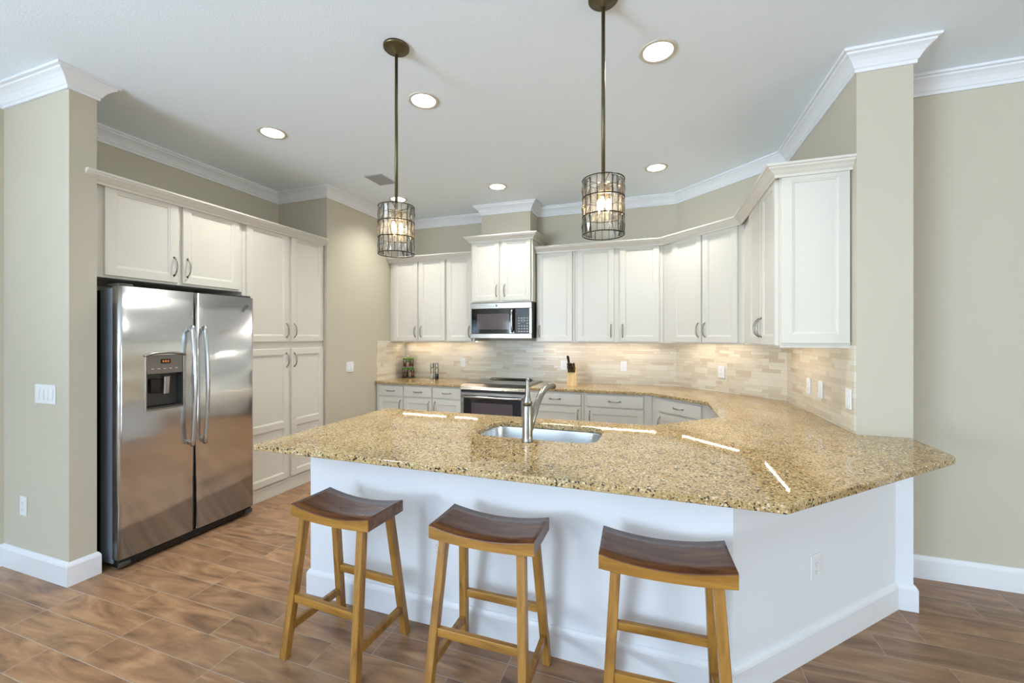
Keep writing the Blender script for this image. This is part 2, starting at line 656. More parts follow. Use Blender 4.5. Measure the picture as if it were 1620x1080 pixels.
b = MB(); b.box(XR, YQ, 0, XQ, 4.04, CT0); struct('wall_pier_foot', b, M_WHITEWALL)  # pier below the worktop takes the peninsula's whiter tone
b = MB(); b.box(XQ, YF, 0, XE, YF + 0.12, CEIL); struct('wall_far', b, M_WALL)
b = MB()
for y0, y1, z0, z1 in ((YREAR, -3.8, 0, CEIL), (-3.8, 0.6, 2.45, CEIL), (0.6, YF, 0, CEIL)):
    b.box(XE, y0, z0, XE + 0.12, y1, z1)
struct('wall_right', b, M_WALL)
b = MB()
for x0, x1, z0, z1 in ((XL - 0.12, -3.4, 0, CEIL), (-3.4, 2.6, 2.45, CEIL), (2.6, XE + 0.12, 0, CEIL)):
    b.box(x0, YREAR - 0.12, z0, x1, YREAR, z1)
struct('wall_rear', b, M_WALL)
# chimney chase over the microwave cabinet
CX0, CX1, CY = -1.97, -1.365, 4.58
b = MB(); b.box(CX0, CY, 2.58, CX1, YB, CEIL); struct('wall_chase', b, M_WALL)

# crown moulding: one mitred run round the kitchen
CROWN = [(0, -.105), (.012, -.105), (.013, -.088), (.019, -.083), (.024, -.071), (.036, -.052), (.052, -.036), (.067, -.026), (.069, -.017), (.083, -.014), (.083, 0), (0, 0)]
b = MB()
b.sweep([(XL, YREAR), (XL, YP0), (XJ, YP0), (XJ, YP1), (XN, YP1), (XN, YJ), (XJ, YJ), (XJ, YB), (CX0, YB), (CX0, CY), (CX1, CY), (CX1, YB),
         (0.21, YB), (XR, 4.04), (XR, YQ), (XQ, YQ), (XQ, YF), (XE, YF)], CROWN, CEIL)
struct('trim_1', b, M_TRIM)
BASE = [(0, 0), (.016, 0), (.016, .112), (.013, .122), (.006, .134), (0, .136)]
b = MB(); b.sweep([(XL, -2.4), (XL, YP0), (XJ, YP0), (XJ, YP1), (XJ - 0.05, YP1)], BASE, 0); struct('baseboard_left', b, M_TRIM)
b = MB(); b.sweep([(-1.855, 2.5), (-1.855, 1.86), (0.29, 1.86), (1.212, YQ), (XQ, YQ), (XQ, YF), (XE, YF)], BASE, 0); struct('baseboard_right', b, M_TRIM)

# peninsula half wall: left return, front, diagonal
b = MB()
b.prism([(-1.855, 1.86), (0.29, 1.86), (1.212, YQ), (1.042, YQ), (0.2424, 1.975), (-1.745, 1.975), (-1.745, 2.62), (-1.855, 2.62)], 0, 0.8835)
struct('wall_peninsula', b, M_WHITEWALL)

# ------------------------------------------------------------------ worktops and backsplash
sink_hole = rrect(-0.965, 2.095, -0.285, 2.49, 0.10)
b = MB()
b.slab([(-1.90, 1.54), (0.395, 1.535), (1.255, 2.39), (1.275, 2.44), (1.275, YQ - 0.002), (XR - 0.002, YQ - 0.002), (XR - 0.002, 4.04), (0.209, YB - 0.002),
        (-1.298, YB - 0.002), (-1.298, 4.23), (-0.055, 4.23), (0.40, 3.775), (0.40, 3.09), (-0.03, 2.66), (-1.92, 2.66)], [sink_hole], CT0, CT1)
tag(b.build('worktop', M_GRANITE, bevel=0.005), 'large polished beige granite worktop running from the range round the corner to the peninsula bar', 'worktop')
b = MB()
b.slab([(XJ + 0.002, 4.23), (-2.072, 4.23), (-2.072, YB - 0.002), (XJ + 0.002, YB - 0.002)], [], CT0, CT1)
tag(b.build('worktop', M_GRANITE, bevel=0.005), 'short beige granite worktop between the tan wall and the range', 'worktop')

b = MB()
b.sweep([(XJ, 4.27), (XJ, YB), (0.21, YB), (XR, 4.04), (XR, YQ + 0.003)], [(0, 0), (0.009, 0), (0.009, 0.486), (0, 0.486)], CT1 + 0.001)
struct('wall_backsplash', b, M_SPLASH)


# ------------------------------------------------------------------ cabinets
def door_mb(w, h, rails=(), fw=0.055, t=0.02, slab=False):
    """framed door, front at y=0 facing -y; rails: heights of extra cross rails"""
    m = MB()
    bm = m.bm
    ch = 0.003

    def quad(*p):
        return bm.faces.new([bm.verts.new(q) for q in p])
    # outer body
    o0 = [(0, t), (0, ch)]
    R = lambda i, y: [(i, y, i), (w - i, y, i), (w - i, y, h - i), (i, y, h - i)]
    back, side, front = R(0, t), R(0, ch), R(ch, 0)
    quad(*back[::-1])
    for a, c in ((back, side), (side, front)):
        for k in range(4):
            j = (k + 1) % 4
            quad(a[k], a[j], c[j], c[k])
    if slab:
        quad(*front)
        return m
    zs = [fw] + [z for r in rails for z in (r - fw / 2, r + fw / 2)] + [h - fw]
    ops = [(fw, zs[i], w - fw, zs[i + 1]) for i in range(0, len(zs), 2)]
    quad((ch, 0, ch), (fw, 0, ch), (fw, 0, h - ch), (ch, 0, h - ch))
    quad((w - fw, 0, ch), (w - ch, 0, ch), (w - ch, 0, h - ch), (w - fw, 0, h - ch))
    edges = [ch] + [z for o in ops for z in (o[1], o[3])] + [h - ch]
    for i in range(0, len(edges), 2):
        quad((fw, 0, edges[i]), (w - fw, 0, edges[i]), (w - fw, 0, edges[i + 1]), (fw, 0, edges[i + 1]))
    for x0, z0, x1, z1 in ops:
        st = [(0, 0.0), (0.003, 0.003), (0.010, 0.0045), (0.013, 0.009)]
        for (i0, d0), (i1, d1) in zip(st[:-1], st[1:]):
            A = [(x0 + i0, d0, z0 + i0), (x1 - i0, d0, z0 + i0), (x1 - i0, d0, z1 - i0), (x0 + i0, d0, z1 - i0)]
            B = [(x0 + i1, d1, z0 + i1), (x1 - i1, d1, z0 + i1), (x1 - i1, d1, z1 - i1), (x0 + i1, d1, z1 - i1)]
            for k in range(4):
                j = (k + 1) % 4
                quad(A[k], A[j], B[j], B[k])
        i, d = st[-1]
        quad((x0 + i, d, z0 + i), (x1 - i, d, z0 + i), (x1 - i, d, z1 - i), (x0 + i, d, z1 - i))
    bmesh.ops.remove_doubles(bm, verts=bm.verts[:], dist=1e-5)
    return m


def handle_mb(L=0.128, horiz=False):
    """bow pull centred on the origin, standing off towards -y"""
    m = MB()
    pts, rad = [], []
    n = 14
    for i in range(n + 1):
        t = -1 + 2 * i / n
        d = -0.030 * (1 - abs(t) ** 3.2) - 0.001
        p = (0, d, t * L / 2)
        pts.append(p if not horiz else (p[2], p[1], 0))
        rad.append(0.0042 + 0.0022 * (1 - abs(t)))
    m.tube(pts, rad, 8)
    for sgn in (-1, 1):
        c = (0, 0, sgn * L / 2) if not horiz else (sgn * L / 2, 0, 0)
        m.lathe([(0, -0.008), (0.0065, -0.008), (0.0085, -0.001), (0.0085, 0.0), (0, 0)], n=12,
                M=Matrix.Translation(c) @ Matrix.Rotation(-PI / 2, 4, 'X') @ Matrix.Scale(-1, 4, (0, 0, 1)))
    return m


def add_door(parent, x, z, w, h, handle=None, rails=(), name='door', slab=False, y=0.0, hz=None, fw=0.055):
    """handle: 'L'/'R' side with hz height above door bottom; 'H' horizontal centre pull"""
    d = door_mb(w, h, rails, slab=slab, fw=fw).build(name, M_CAB, parent, (x, y, z))
    if handle == 'H':
        handle_mb(0.11, True).build('handle', M_NICKEL, d, (w / 2, 0, h / 2))
    elif handle:
        handle_mb().build('handle', M_NICKEL, d, (0.03 if handle == 'L' else w - 0.03, 0, hz))
    return d


def cabinet(name, label, loc, rotz, w, depth, z0, z1, toe=0.0, group=None, body_pts=None):
    """Empty at front-left-bottom; local x along the front, y into the wall; doors lie in y 0..0.02"""
    t = thing(name, label, 'cabinet', loc, rotz, group)
    m = MB()
    if body_pts is None:
        m.box(0, 0.0205, z0 + toe, w, depth, z1, bev=0.002, seg=1)
        if toe:
            m.box(0.002, 0.085, z0, w - 0.002, depth, z0 + toe)
    else:
        m.prism(body_pts, z0 + toe, z1)
    m.build('body', M_CAB, t)
    return t


GRP_U = None
# --- left run (faces +X): local x -> +Y, local y -> -X
LX = -3.27
lt = cabinet('wall_cabinet', 'wide white two-door cabinet above the refrigerator', (LX, 1.58, 0), PI / 2, 0.98, 0.628, 1.825, 2.44)
add_door(lt, 0.052, 1.84, 0.428, 0.59, 'R', hz=0.115)
add_door(lt, 0.510, 1.84, 0.436, 0.59, 'L', hz=0.115)
pn = cabinet('pantry_cabinet', 'tall white four-door pantry cabinet standing right of the refrigerator', (LX, 2.562, 0), PI / 2, 0.896, 0.628, 0.0, 2.44, toe=0.0)
b = MB(); b.box(0.0, 0.012, 0.0, 0.896, 0.0203, 0.095, bev=0.003); b.box(0.0, 0.008, 0.095, 0.896, 0.0203, 0.110, bev=0.003); b.build('plinth', M_CAB, pn)
add_door(pn, 0.030, 1.405, 0.428, 1.025, 'R', hz=0.105)
add_door(pn, 0.488, 1.405, 0.400, 1.025, 'L', hz=0.105)
add_door(pn, 0.030, 0.128, 0.428, 1.212, 'R', rails=(0.505,), hz=1.105)
add_door(pn, 0.488, 0.128, 0.400, 1.212, 'L', rails=(0.505,), hz=1.105)
CORN = [(0, 0), (.012, 0), (.014, .014), (.024, .022), (.036, .036), (.050, .046), (.052, .054), (.062, .058), (.062, .070), (0, .070)]
b = MB(); b.sweep([(LX + 0.001, 1.52), (LX + 0.001, 3.465)][::1], CORN, 2.395)
b.box(XN + 0.01, 1.582, 2.4405, LX, 3.455, 2.452)
tag(b.build('cabinet_cornice', M_CAB), 'white cornice moulding along the top of the refrigerator cabinet and the pantry', 'moulding')

# --- back wall uppers (face -Y)
UF, UZ0, UZ1 = 4.52, 1.386, 2.43
UD = YB - UF - 0.001


def upper(label, x0, x1, doors):
    t = cabinet('wall_cabinet', label, (x0, UF, 0), 0, x1 - x0, UD, UZ0 + 0.014, UZ1)
    b = MB(); b.box(0, 0.0205, UZ0, x1 - x0, 0.040, UZ0 + 0.0138, bev=0.002); b.build('light_rail', M_CAB, t)
    for a, c, hs in doors:
        add_door(t, a - x0, UZ0 + 0.012, c - a, 1.02, hs, hz=0.115)
    return t


upper('white two-door wall cabinet at the far left of the back wall, by the tan wall', -3.185, -2.424, [(-3.17, -2.818, 'R'), (-2.795, -2.436, 'L')])
upper('narrow white single-door wall cabinet immediately left of the microwave', -2.422, -2.042, [(-2.408, -2.075, 'R')])
upper('white single-door wall cabinet immediately right of the microwave', -1.283, -0.846, [(-1.270, -0.870, 'L')])
upper('white two-door wall cabinet on the back wall above the knife block', -0.844, 0.067, [(-0.812, -0.424, 'R'), (-0.366, 0.030, 'L')])
b = MB(); b.sweep([(-3.232, UF), (-2.045, UF)], CORN, 2.385); b.box(-3.232, UF + 0.001, 2.431, -2.045, YB - 0.002, 2.446)
b.box(-3.232, UF + 0.03, UZ0, -3.187, UF + 0.05, 2.43)
tag(b.build('cabinet_cornice', M_CAB), 'white cornice moulding on the back-wall cabinets left of the microwave', 'moulding')

# diagonal corner upper: front line from (0.060,4.52) to (0.672,3.908)
ca = cabinet('corner_wall_cabinet', 'white two-door corner cabinet set diagonally across the back right corner', (0.060, 4.52, 0), -PI / 4, 0, 0, UZ0 + 0.014, UZ1,
             body_pts=[(-0.0085, 0.0205), (0.874, 0.0205), (1.118, 0.2650), (1.030, 0.350), (-0.139, 0.350), (-0.239, 0.251)])
b = MB(); b.box(-0.005, 0.0205, UZ0, 0.870, 0.040, UZ0 + 0.0138, bev=0.002); b.build('light_rail', M_CAB, ca)
add_door(ca, 0.118, UZ0 + 0.012, 0.345, 1.02, 'R', hz=0.115)
add_door(ca, 0.476, UZ0 + 0.012, 0.350, 1.02, 'L', hz=0.115)

# right wall upper (faces -X): local x -> -Y
RX = 0.672
rt = cabinet('wall_cabinet', 'white wall cabinet on the right wall with a panelled end facing the room', (RX, 3.916, 0), -PI / 2, 1.066, XR - RX - 0.001, UZ0 + 0.014, UZ1)
b = MB(); b.box(0.0, 0.0205, UZ0, 1.066, 0.040, UZ0 + 0.0138, bev=0.002); b.box(1.048, 0.041, UZ0, 1.066, 0.366, UZ0 + 0.0138, bev=0.002); b.build('light_rail', M_CAB, rt)
add_door(rt, 0.298, UZ0 + 0.012, 0.365, 1.02, 'R', hz=0.115)
add_door(rt, 0.676, UZ0 + 0.012, 0.362, 1.02, 'L', hz=0.115)
ep = door_mb(0.336, 1.005, (), t=0.014).build('end_panel', M_CAB, rt, (1.081, 0.024, UZ0 + 0.026), PI / 2)
b = MB(); b.sweep([(-1.282, UF), (0.060, UF), (RX, 3.908), (RX, 2.835), (XR - 0.001, 2.835)], CORN, 2.385)
b.slab([(-1.282, UF + .001), (0.061, UF + .001), (RX + .001, 3.909), (RX + .001, 2.836), (XR - .002, 2.836), (XR - .002, 4.03), (0.205, YB - .003), (-1.282, YB - .003)], [], 2.4345, 2.446)
tag(b.build('cabinet_cornice', M_CAB), 'long white cornice moulding over the cabinets right of the microwave, bending round the corner', 'moulding')

# microwave cabinet, stands proud of its neighbours
MF, MX0, MX1 = 4.40, -2.036, -1.288
mc = cabinet('wall_cabinet', 'raised white two-door cabinet above the microwave with its own cornice', (MX0, MF, 0), 0, MX1 - MX0, YB - MF - 0.001, 1.842, 2.575)
add_door(mc, 0.022, 1.858, 0.334, 0.70, 'R', hz=0.115)
add_door(mc, 0.392, 1.858, 0.334, 0.70, 'L', hz=0.115)
b = MB(); b.sweep([(0.0, YB - MF - .01), (0, 0), (MX1 - MX0, 0), (MX1 - MX0, YB - MF - .01)][::1], CORN, 2.53)
b.build('cornice', M_CAB, mc)

# --- base cabinets (tops show above the peninsula)
BF = 4.25
BD = YB - BF - 0.002


def base(label, x0, x1, cols):
    t = cabinet('base_cabinet', label, (x0, BF, 0), 0, x1 - x0, BD, 0.0, CT0 - 0.001, toe=0.10)
    for a, c, hs in cols:
        add_door(t, a - x0, 0.745, c - a, 0.118, 'H', name='drawer', slab=True)
        add_door(t, a - x0, 0.115, c - a, 0.612, hs, hz=0.52)
    return t


base('white base cabinet with drawer in the corner below the spice rack', -3.232, -2.837, [(-3.190, -2.850, 'R')])
base('white base cabinet with two drawers just left of the range', -2.835, -2.074, [(-2.828, -2.462, 'R'), (-2.444, -2.086, 'L')])
base('white base cabinet with drawer just right of the range', -1.296, -0.699, [(-1.27, -0.728, 'R')])
base('white base cabinet with drawer below the knife block, second right of the range', -0.697, -0.038, [(-0.668, -0.118, 'L')])
cb = cabinet('corner_base_cabinet', 'white corner base cabinet with drawer set diagonally under the granite', (-0.047, 4.252, 0), -PI / 4, 0, 0, 0.0, CT0 - 0.001, toe=0.10,
             body_pts=[(-0.0057, 0.0205), (0.683, 0.0205), (1.097, 0.435), (0.916, 0.614), (-0.254, 0.614), (-0.427, 0.442)])
add_door(cb, 0.085, 0.745, 0.485, 0.118, 'H', name='drawer', slab=True)
add_door(cb, 0.085, 0.115, 0.485, 0.612, 'L', hz=0.52)
cr = cabinet('base_cabinet', 'white base cabinet facing left beneath the right-hand leg of the granite', (0.43, 3.782, 0), -PI / 2, 0.67, 0.605, 0.0, CT0 - 0.001, toe=0.10)
add_door(cr, 0.05, 0.745, 0.57, 0.118, 'H', name='drawer', slab=True)
add_door(cr, 0.05, 0.115, 0.57, 0.612, 'L', hz=0.52)

# under-cabinet light bars
for nm, p0, p1, lab in (('a', (-3.17, 4.735), (-2.53, 4.735), 'left light bar glowing under the far left back-wall cabinet'),
                        ('b', (-2.41, 4.735), (-2.09, 4.735), 'short light bar glowing under the cabinet left of the microwave'),
                        ('c', (-1.26, 4.70), (-0.88, 4.70), 'light bar glowing under the cabinet right of the microwave'),
                        ('d', (-0.80, 4.70), (0.00, 4.70), 'light bar glowing under the two-door cabinet above the knife block'),
                        ('e', (0.250, 4.610), (0.700, 4.160), 'light bar glowing under the diagonal corner cabinet'),
                        ('f', (0.830, 3.84), (0.830, 3.19), 'light bar glowing under the right-wall cabinet')):
    dx, dy = p1[0] - p0[0], p1[1] - p0[1]
    L = math.hypot(dx, dy)
    t = thing('under_cabinet_light', lab, 'light', (p0[0], p0[1], UZ0 + 0.0135), math.atan2(dy, dx), 'under-cabinet light bars')
    b = MB(); b.box(0, -0.014, -0.006, L, 0.014, 0, bev=0.001); b.build('housing', M_PLATE, t)
    b = MB(); b.box(0.004, -0.0035, -0.0072, L - 0.004, 0.0035, -0.0062); b.build('lens', M_STRIP, t)

# ------------------------------------------------------------------ refrigerator (faces +X)
FX, FY0, FW, FH = -3.12, 1.628, 0.912, 1.766
fr = thing('refrigerator', 'stainless steel side-by-side refrigerator with water dispenser', 'refrigerator', (FX, FY0, 0), PI / 2)
b = MB(); b.box(0.004, 0.078, 0.035, FW - 0.004, 0.20, FH - 0.012, bev=0.004); b.build('case_collar', M_FCASE, fr)
b = MB(); b.box(0.014, 0.2005, 0.035, FW - 0.014, 0.72, FH - 0.02, bev=0.004); b.build('case', M_BLACK, fr)
b = MB(); b.box(0.010, 0.026, 0.012, FW - 0.010, 0.077, 0.067, bev=0.006)
for k in range(14):
    b.box(0.06 + k * 0.06, 0.023, 0.03, 0.10 + k * 0.06, 0.0262, 0.044)
b.build('kick_grille', M_BLACK, fr)
for xa, xb in ((0.006, 0.07), (FW - 0.07, FW - 0.006)):
    b = MB(); b.box(xa, 0.012, 0.016, xb, 0.034, 0.050, bev=0.010); b.build('hinge_cover', M_DKGREY, fr)
for xa, xb in ((0.01, 0.09), (FW - 0.09, FW - 0.01)):
    b = MB(); b.box(xa, 0.03, FH + 0.0005, xb, 0.14, FH + 0.018, bev=0.005); b.build('hinge_cap', M_DKGREY, fr)
for x in (0.05, FW - 0.05):
    for y in (0.12, 0.66):
        b = MB(); b.lathe([(0, 0), (0.02, 0), (0.02, 0.036), (0, 0.036)], (x, y, 0), 12); b.build('levelling_foot', M_BLACK, fr)


def fridge_door(name, x0, x1, hole=None):
    """rounded-edge sheet-steel door, softly crowned; hole = (x0,z0,x1,z1) dispenser opening"""
    w = x1 - x0
    z0, z1 = 0.070, FH
    prof = []
    n = 7
    r = 0.020
    for i in range(n + 1):
        a = PI / 2 * i / n
        prof.append((r - r * math.cos(a), r - r * math.sin(a)))
    for i in range(1, 12):
        prof.append((r + (w - 2 * r) * i / 12, 0))
    for i in range(n + 1):
        a = PI / 2 * i / n
        prof.append((w - r + r * math.sin(a), r - r * math.cos(a)))
    crown = lambda x: 0.006 * ((2 * x / w - 1) ** 2)
    prof = [(x, y + crown(x)) for x, y in prof]
    m = MB()
    xs = [x for x, _ in prof]
    zs = [z0, z1]
    if hole:
        hx0, hz0, hx1, hz1 = hole[0] - x0, hole[1], hole[2] - x0, hole[3]
        prof = [p for p in prof if not (hx0 - 0.012 < p[0] < hx0 + 0.012 or hx1 - 0.012 < p[0] < hx1 + 0.012)]
        prof += [(hx0, crown(hx0)), (hx1, crown(hx1))]
        prof.sort()
        zs = [z0, hz0, hz1, z1]
    grid = [[m.bm.verts.new((x, y, z)) for x, y in prof] for z in zs]
    for k in range(len(zs) - 1):
        for i in range(len(prof) - 1):
            if hole and k == 1 and hx0 - 1e-6 <= prof[i][0] and prof[i + 1][0] <= hx1 + 1e-6:
                continue
            f = m.bm.faces.new((grid[k][i], grid[k][i + 1], grid[k + 1][i + 1], grid[k + 1][i]))
            f.smooth = True
    yb = 0.072
    bk = [[m.bm.verts.new((x, yb, z)) for x in (0.001, w - 0.001)] for z in (z0, z1)]
    m.bm.faces.new((bk[0][1], bk[0][0], bk[1][0], bk[1][1]))
    for i, e in ((0, 0), (-1, 1)):
        m.bm.faces.new([grid[k][i] for k in range(len(zs))] + [bk[1][e], bk[0][e]])
    m.bm.faces.new(grid[0] + [bk[0][1], bk[0][0]])
    m.bm.faces.new(grid[-1] + [bk[1][1], bk[1][0]])
    return m.build(name, M_STEEL, fr, (x0, 0, 0))


DH = (0.145, 0.975, 0.365, 1.330)
dl = fridge_door('door', 0.0, 0.448, DH)
dr = fridge_door('door', 0.456, FW)
# dispenser set into the left door (child coordinates: door at x0 = 0)
b = MB()
hx0, hz0, hx1, hz1 = DH
for a in ((hx0 - .010, hz0 - .010, hx0, hz1 + .0), (hx1, hz0 - .010, hx1 + .010, hz1), (hx0, hz0 - .010, hx1, hz0)):
    b.box(a[0], -0.004, a[1], a[2], 0.012, a[3], bev=0.002)
b.tube([(hx0 - .012, -0.001, hz1 - 0.004)] + [(hx0 + (hx1 - hx0) * t, -0.004, hz1 + 0.014 * math.sin(PI * t) ** 0.6) for t in [i / 12 for i in range(1, 12)]] + [(hx1 + .012, -0.001, hz1 - 0.004)], 0.009, 10, flat=0.9)
b.build('dispenser_frame', M_NICKEL, dl)
b = MB()
b.box(hx0, 0.0645, hz0, hx1, 0.068, hz1)
b.box(hx0 + .0002, 0.002, hz0, hx0 + .004, 0.064, hz1); b.box(hx1 - .004, 0.002, hz0, hx1 - .0002, 0.064, hz1)
b.box(hx0 + .005, 0.004, hz0, hx1 - .005, 0.064, hz0 + .012)
b.build('dispenser_recess', M_DKGREY, dl)
b = MB(); b.box(hx0 + .002, -0.001, 1.205, hx1 - .002, 0.060, hz1 - .001, bev=0.004); cp = b.build('control_panel', M_PANEL, dl)
b = MB(); b.box(0.225, -0.0025, 1.272, 0.285, -0.0012, 1.302); ds = b.build('display', M_BLACK, cp)
b = MB()
for k in range(3):
    b.box(0.236 + k * 0.015, -0.0032, 1.281, 0.239 + k * 0.015, -0.0026, 1.293); b.box(0.241 + k * 0.015, -0.0032, 1.281, 0.244 + k * 0.015, -0.0026, 1.293)
b.build('digits', M_DISPLAY, ds)
for k in range(5):
    b = MB(); b.box(0.170 + k * 0.036, -0.0022, 1.236, 0.186 + k * 0.036, -0.0012, 1.241); b.build('button', M_LABEL, cp)
b = MB(); b.hexa([(0.185, 0.030, 1.075), (0.240, 0.030, 1.075), (0.240, 0.046, 1.075), (0.185, 0.046, 1.075)], [(0.180, 0.022, 1.170), (0.245, 0.022, 1.170), (0.245, 0.046, 1.170), (0.180, 0.046, 1.170)], bev=0.004)
b.build('ice_paddle', M_BLACK, dl)
b = MB(); b.hexa([(0.268, 0.034, 1.060), (0.300, 0.034, 1.060), (0.300, 0.050, 1.060), (0.268, 0.050, 1.060)], [(0.266, 0.026, 1.185), (0.302, 0.026, 1.185), (0.302, 0.050, 1.185), (0.266, 0.050, 1.185)], bev=0.004)
b.build('water_paddle', M_CHROME, dl)
b = MB()
for k in range(9):
    b.box(hx0 + .02 + k * .021, 0.006, hz0 + .0122, hx0 + .03 + k * .021, 0.055, hz0 + .016)
b.build('drip_tray', M_BLACK, dl)
# curved bar handles
for dd, hx in ((dl, 0.408), (dr, 0.038)):
    b = MB()
    pts = []
    for i in range(21):
        t = -1 + 2 * i / 20
        pts.append((hx, -0.030 - 0.030 * (1 - t * t), 1.105 + t * 0.425))
    b.tube(pts, [0.0135] * 21, 12, flat=1.0)
    b.box(hx - .011, -0.034, 0.685, hx + .011, 0.001, 0.715, bev=0.004)
    b.box(hx - .011, -0.034, 1.495, hx + .011, 0.001, 1.525, bev=0.004)
    b.build('handle', M_CHROME, dd)
b = MB()
b.tube([(0.385 + 0.012 * math.cos(a) * (1 + 0.25 * math.sin(3 * a)), -0.001, 1.695 + 0.012 * math.sin(a)) for a in [2 * PI * i / 20 for i in range(20)]], 0.0016, 6, closed=True)
b.tube([(0.378, -0.001, 1.690), (0.384, -0.0015, 1.700), (0.388, -0.0015, 1.690), (0.396, -0.001, 1.702)], 0.0018, 6)
b.build('emblem', M_DKGREY, dr)

# ------------------------------------------------------------------ microwave
mw = thing('microwave', 'stainless over-range microwave with black glass door', 'microwave', (-2.030, 4.385, 0), 0)
W = 0.738
Z0, Z1 = 1.432, 1.838
b = MB(); b.box(0.006, 0.030, Z0 + .004, W - 0.006, 0.47, Z1 - .001, bev=0.004); b.build('body', M_DKGREY, mw)
b = MB(); b.box(0, 0.0, 1.768, W, 0.029, Z1 - .002, bev=0.005); b.build('top_band', M_STEELH, mw)
b = MB(); b.box(0, 0.0, Z0, W, 0.029, 1.488, bev=0.005); b.box(0, 0.0, 1.4885, 0.016, 0.029, 1.7675, bev=0.002); b.box(W - .026, 0.0, 1.4885, W, 0.029, 1.7675, bev=0.002); b.build('lower_band', M_STEELH, mw)
b = MB(); b.box(0.017, 0.003, 1.489, 0.535, 0.0285, 1.767, bev=0.003); dg = b.build('door', M_GLASSBLK, mw)
b = MB(); b.box(0.085, 0.0018, 1.535, 0.470, 0.0028, 1.712); b.build('window', M_OVENWIN, dg)
b = MB()
b.tube([(0.513, -0.006 - 0.026 * (1 - (2 * i / 12 - 1) ** 4), 1.500 + 0.255 * i / 12) for i in range(13)], 0.011, 10); b.build('handle', M_CHROME, dg)
b = MB(); b.box(0.545, 0.003, 1.489, W - .027, 0.0285, 1.767, bev=0.003); cpn = b.build('control_panel', M_BLACK, mw)
for r in range(6):
    for c in range(4):
        if r == 4 or not (c in (1, 2) and r in (3, 4)):
            b = MB(); b.box(0.582 + c * .032, 0.0018, 1.505 + r * .030, 0.600 + c * .032, 0.0028, 1.514 + r * .030); b.build('key', M_LABEL, cpn)
b = MB(); b.lathe([(0.017, 0), (0.019, 0), (0.019, .001), (0.017, .001)], n=20, M=Matrix.Translation((0.640, 0.0028, 1.628)) @ Matrix.Rotation(PI / 2, 4, 'X')); b.build('dial_print', M_LABEL, cpn)
b = MB(); b.lathe([(0, 0), (0.011, 0), (0.011, .002), (0, .002)], n=20, M=Matrix.Translation((0.325, 0.0, 1.802)) @ Matrix.Rotation(PI / 2, 4, 'X')); b.build('emblem', M_PANEL, mw)
b = MB()
for k in range(10):
    b.box(0.05 + k * .066, 0.05, Z0 - .001, 0.10 + k * .066, 0.36, Z0 + .0035)
b.build('underside_filter', M_BLACK, mw)

# ------------------------------------------------------------------ range
rg = thing('range', 'stainless slide-in range with black glass oven door between the base cabinets', 'range', (-2.069, 4.205, 0), 0)
W = 0.768
b = MB(); b.box(0.004, 0.030, 0.02, W - .004, 0.655, 0.893, bev=0.003); b.build('body', M_DKGREY, rg)
b = MB(); b.box(0.004, 0.004, 0.235, W - .004, 0.0295, 0.838, bev=0.006); od = b.build('oven_door', M_STEELH, rg)
b = MB(); b.box(0.040, 0.0, 0.275, W - .055, 0.0038, 0.806, bev=0.002); ow = b.build('door_glass', M_GLASSBLK, od)
b = MB(); b.box(0.135, -0.0012, 0.36, W - .15, -0.0002, 0.725); b.build('window', M_OVENWIN, ow)
b = MB(); b.tube([(0.035, -0.038 - .006 * (1 - (2 * i / 10 - 1) ** 2), 0.792) for i in range(1)] + [(0.035 + (W - .07) * i / 10, -0.034 - .010 * (1 - (2 * i / 10 - 1) ** 2), 0.792) for i in range(11)], 0.0125, 12)
b.box(0.045, -0.034, 0.782, 0.065, 0.004, 0.802, bev=.003); b.box(W - .065, -0.034, 0.782, W - .045, 0.004, 0.802, bev=.003)
b.build('handle', M_CHROME, od)
b = MB(); b.box(0.004, 0.006, 0.03, W - .004, 0.0295, 0.228, bev=0.006); wd_ = b.build('warming_drawer', M_STEELH, rg)
b = MB()
# sloped control lip
b.hexa([(0, -0.030, 0.868), (W, -0.030, 0.868), (W, 0.075, 0.868), (0, 0.075, 0.868)], [(0.004, -0.012, 0.900), (W - .004, -0.012, 0.900), (W - .004, 0.075, 0.925), (0.004, 0.075, 0.925)], bev=0.004)
b.build('control_lip', M_STEELH, rg)
b = MB(); b.box(0.01, 0.0, 0.8395, W - .01, 0.0295, 0.8675, bev=0.002); b.build('vent_gap', M_BLACK, rg)
b = MB(); b.box(0.0, 0.0755, 0.9155, W + .01, 0.655, 0.924, bev=0.003); b.build('cooktop_frame', M_STEELH, rg)
b = MB(); b.box(0.015, 0.085, 0.9242, W - .008, 0.59, 0.9268, bev=0.001); ck = b.build('cooktop_glass', M_GLASSBLK, rg)
b = MB()
for cx, cy, r in ((0.2, 0.2, 0.105), (0.57, 0.2, 0.085), (0.2, 0.45, 0.08), (0.57, 0.45, 0.105)):
    b.lathe([(r - .003, 0.9269), (r, 0.9269), (r, 0.9274), (r - .003, 0.9274)], (cx, cy, 0), 40)
b.build('burner_ring', M_DKGREY, ck)
b = MB(); b.hexa([(0.10, 0.595, 0.9242), (W - .10, 0.595, 0.9242), (W - .10, 0.65, 0.9242), (0.10, 0.65, 0.9242)], [(0.13, 0.61, 0.946), (W - .13, 0.61, 0.946), (W - .13, 0.645, 0.946), (0.13, 0.645, 0.946)], bev=0.004)
b.build('rear_vent', M_STEELH, rg)

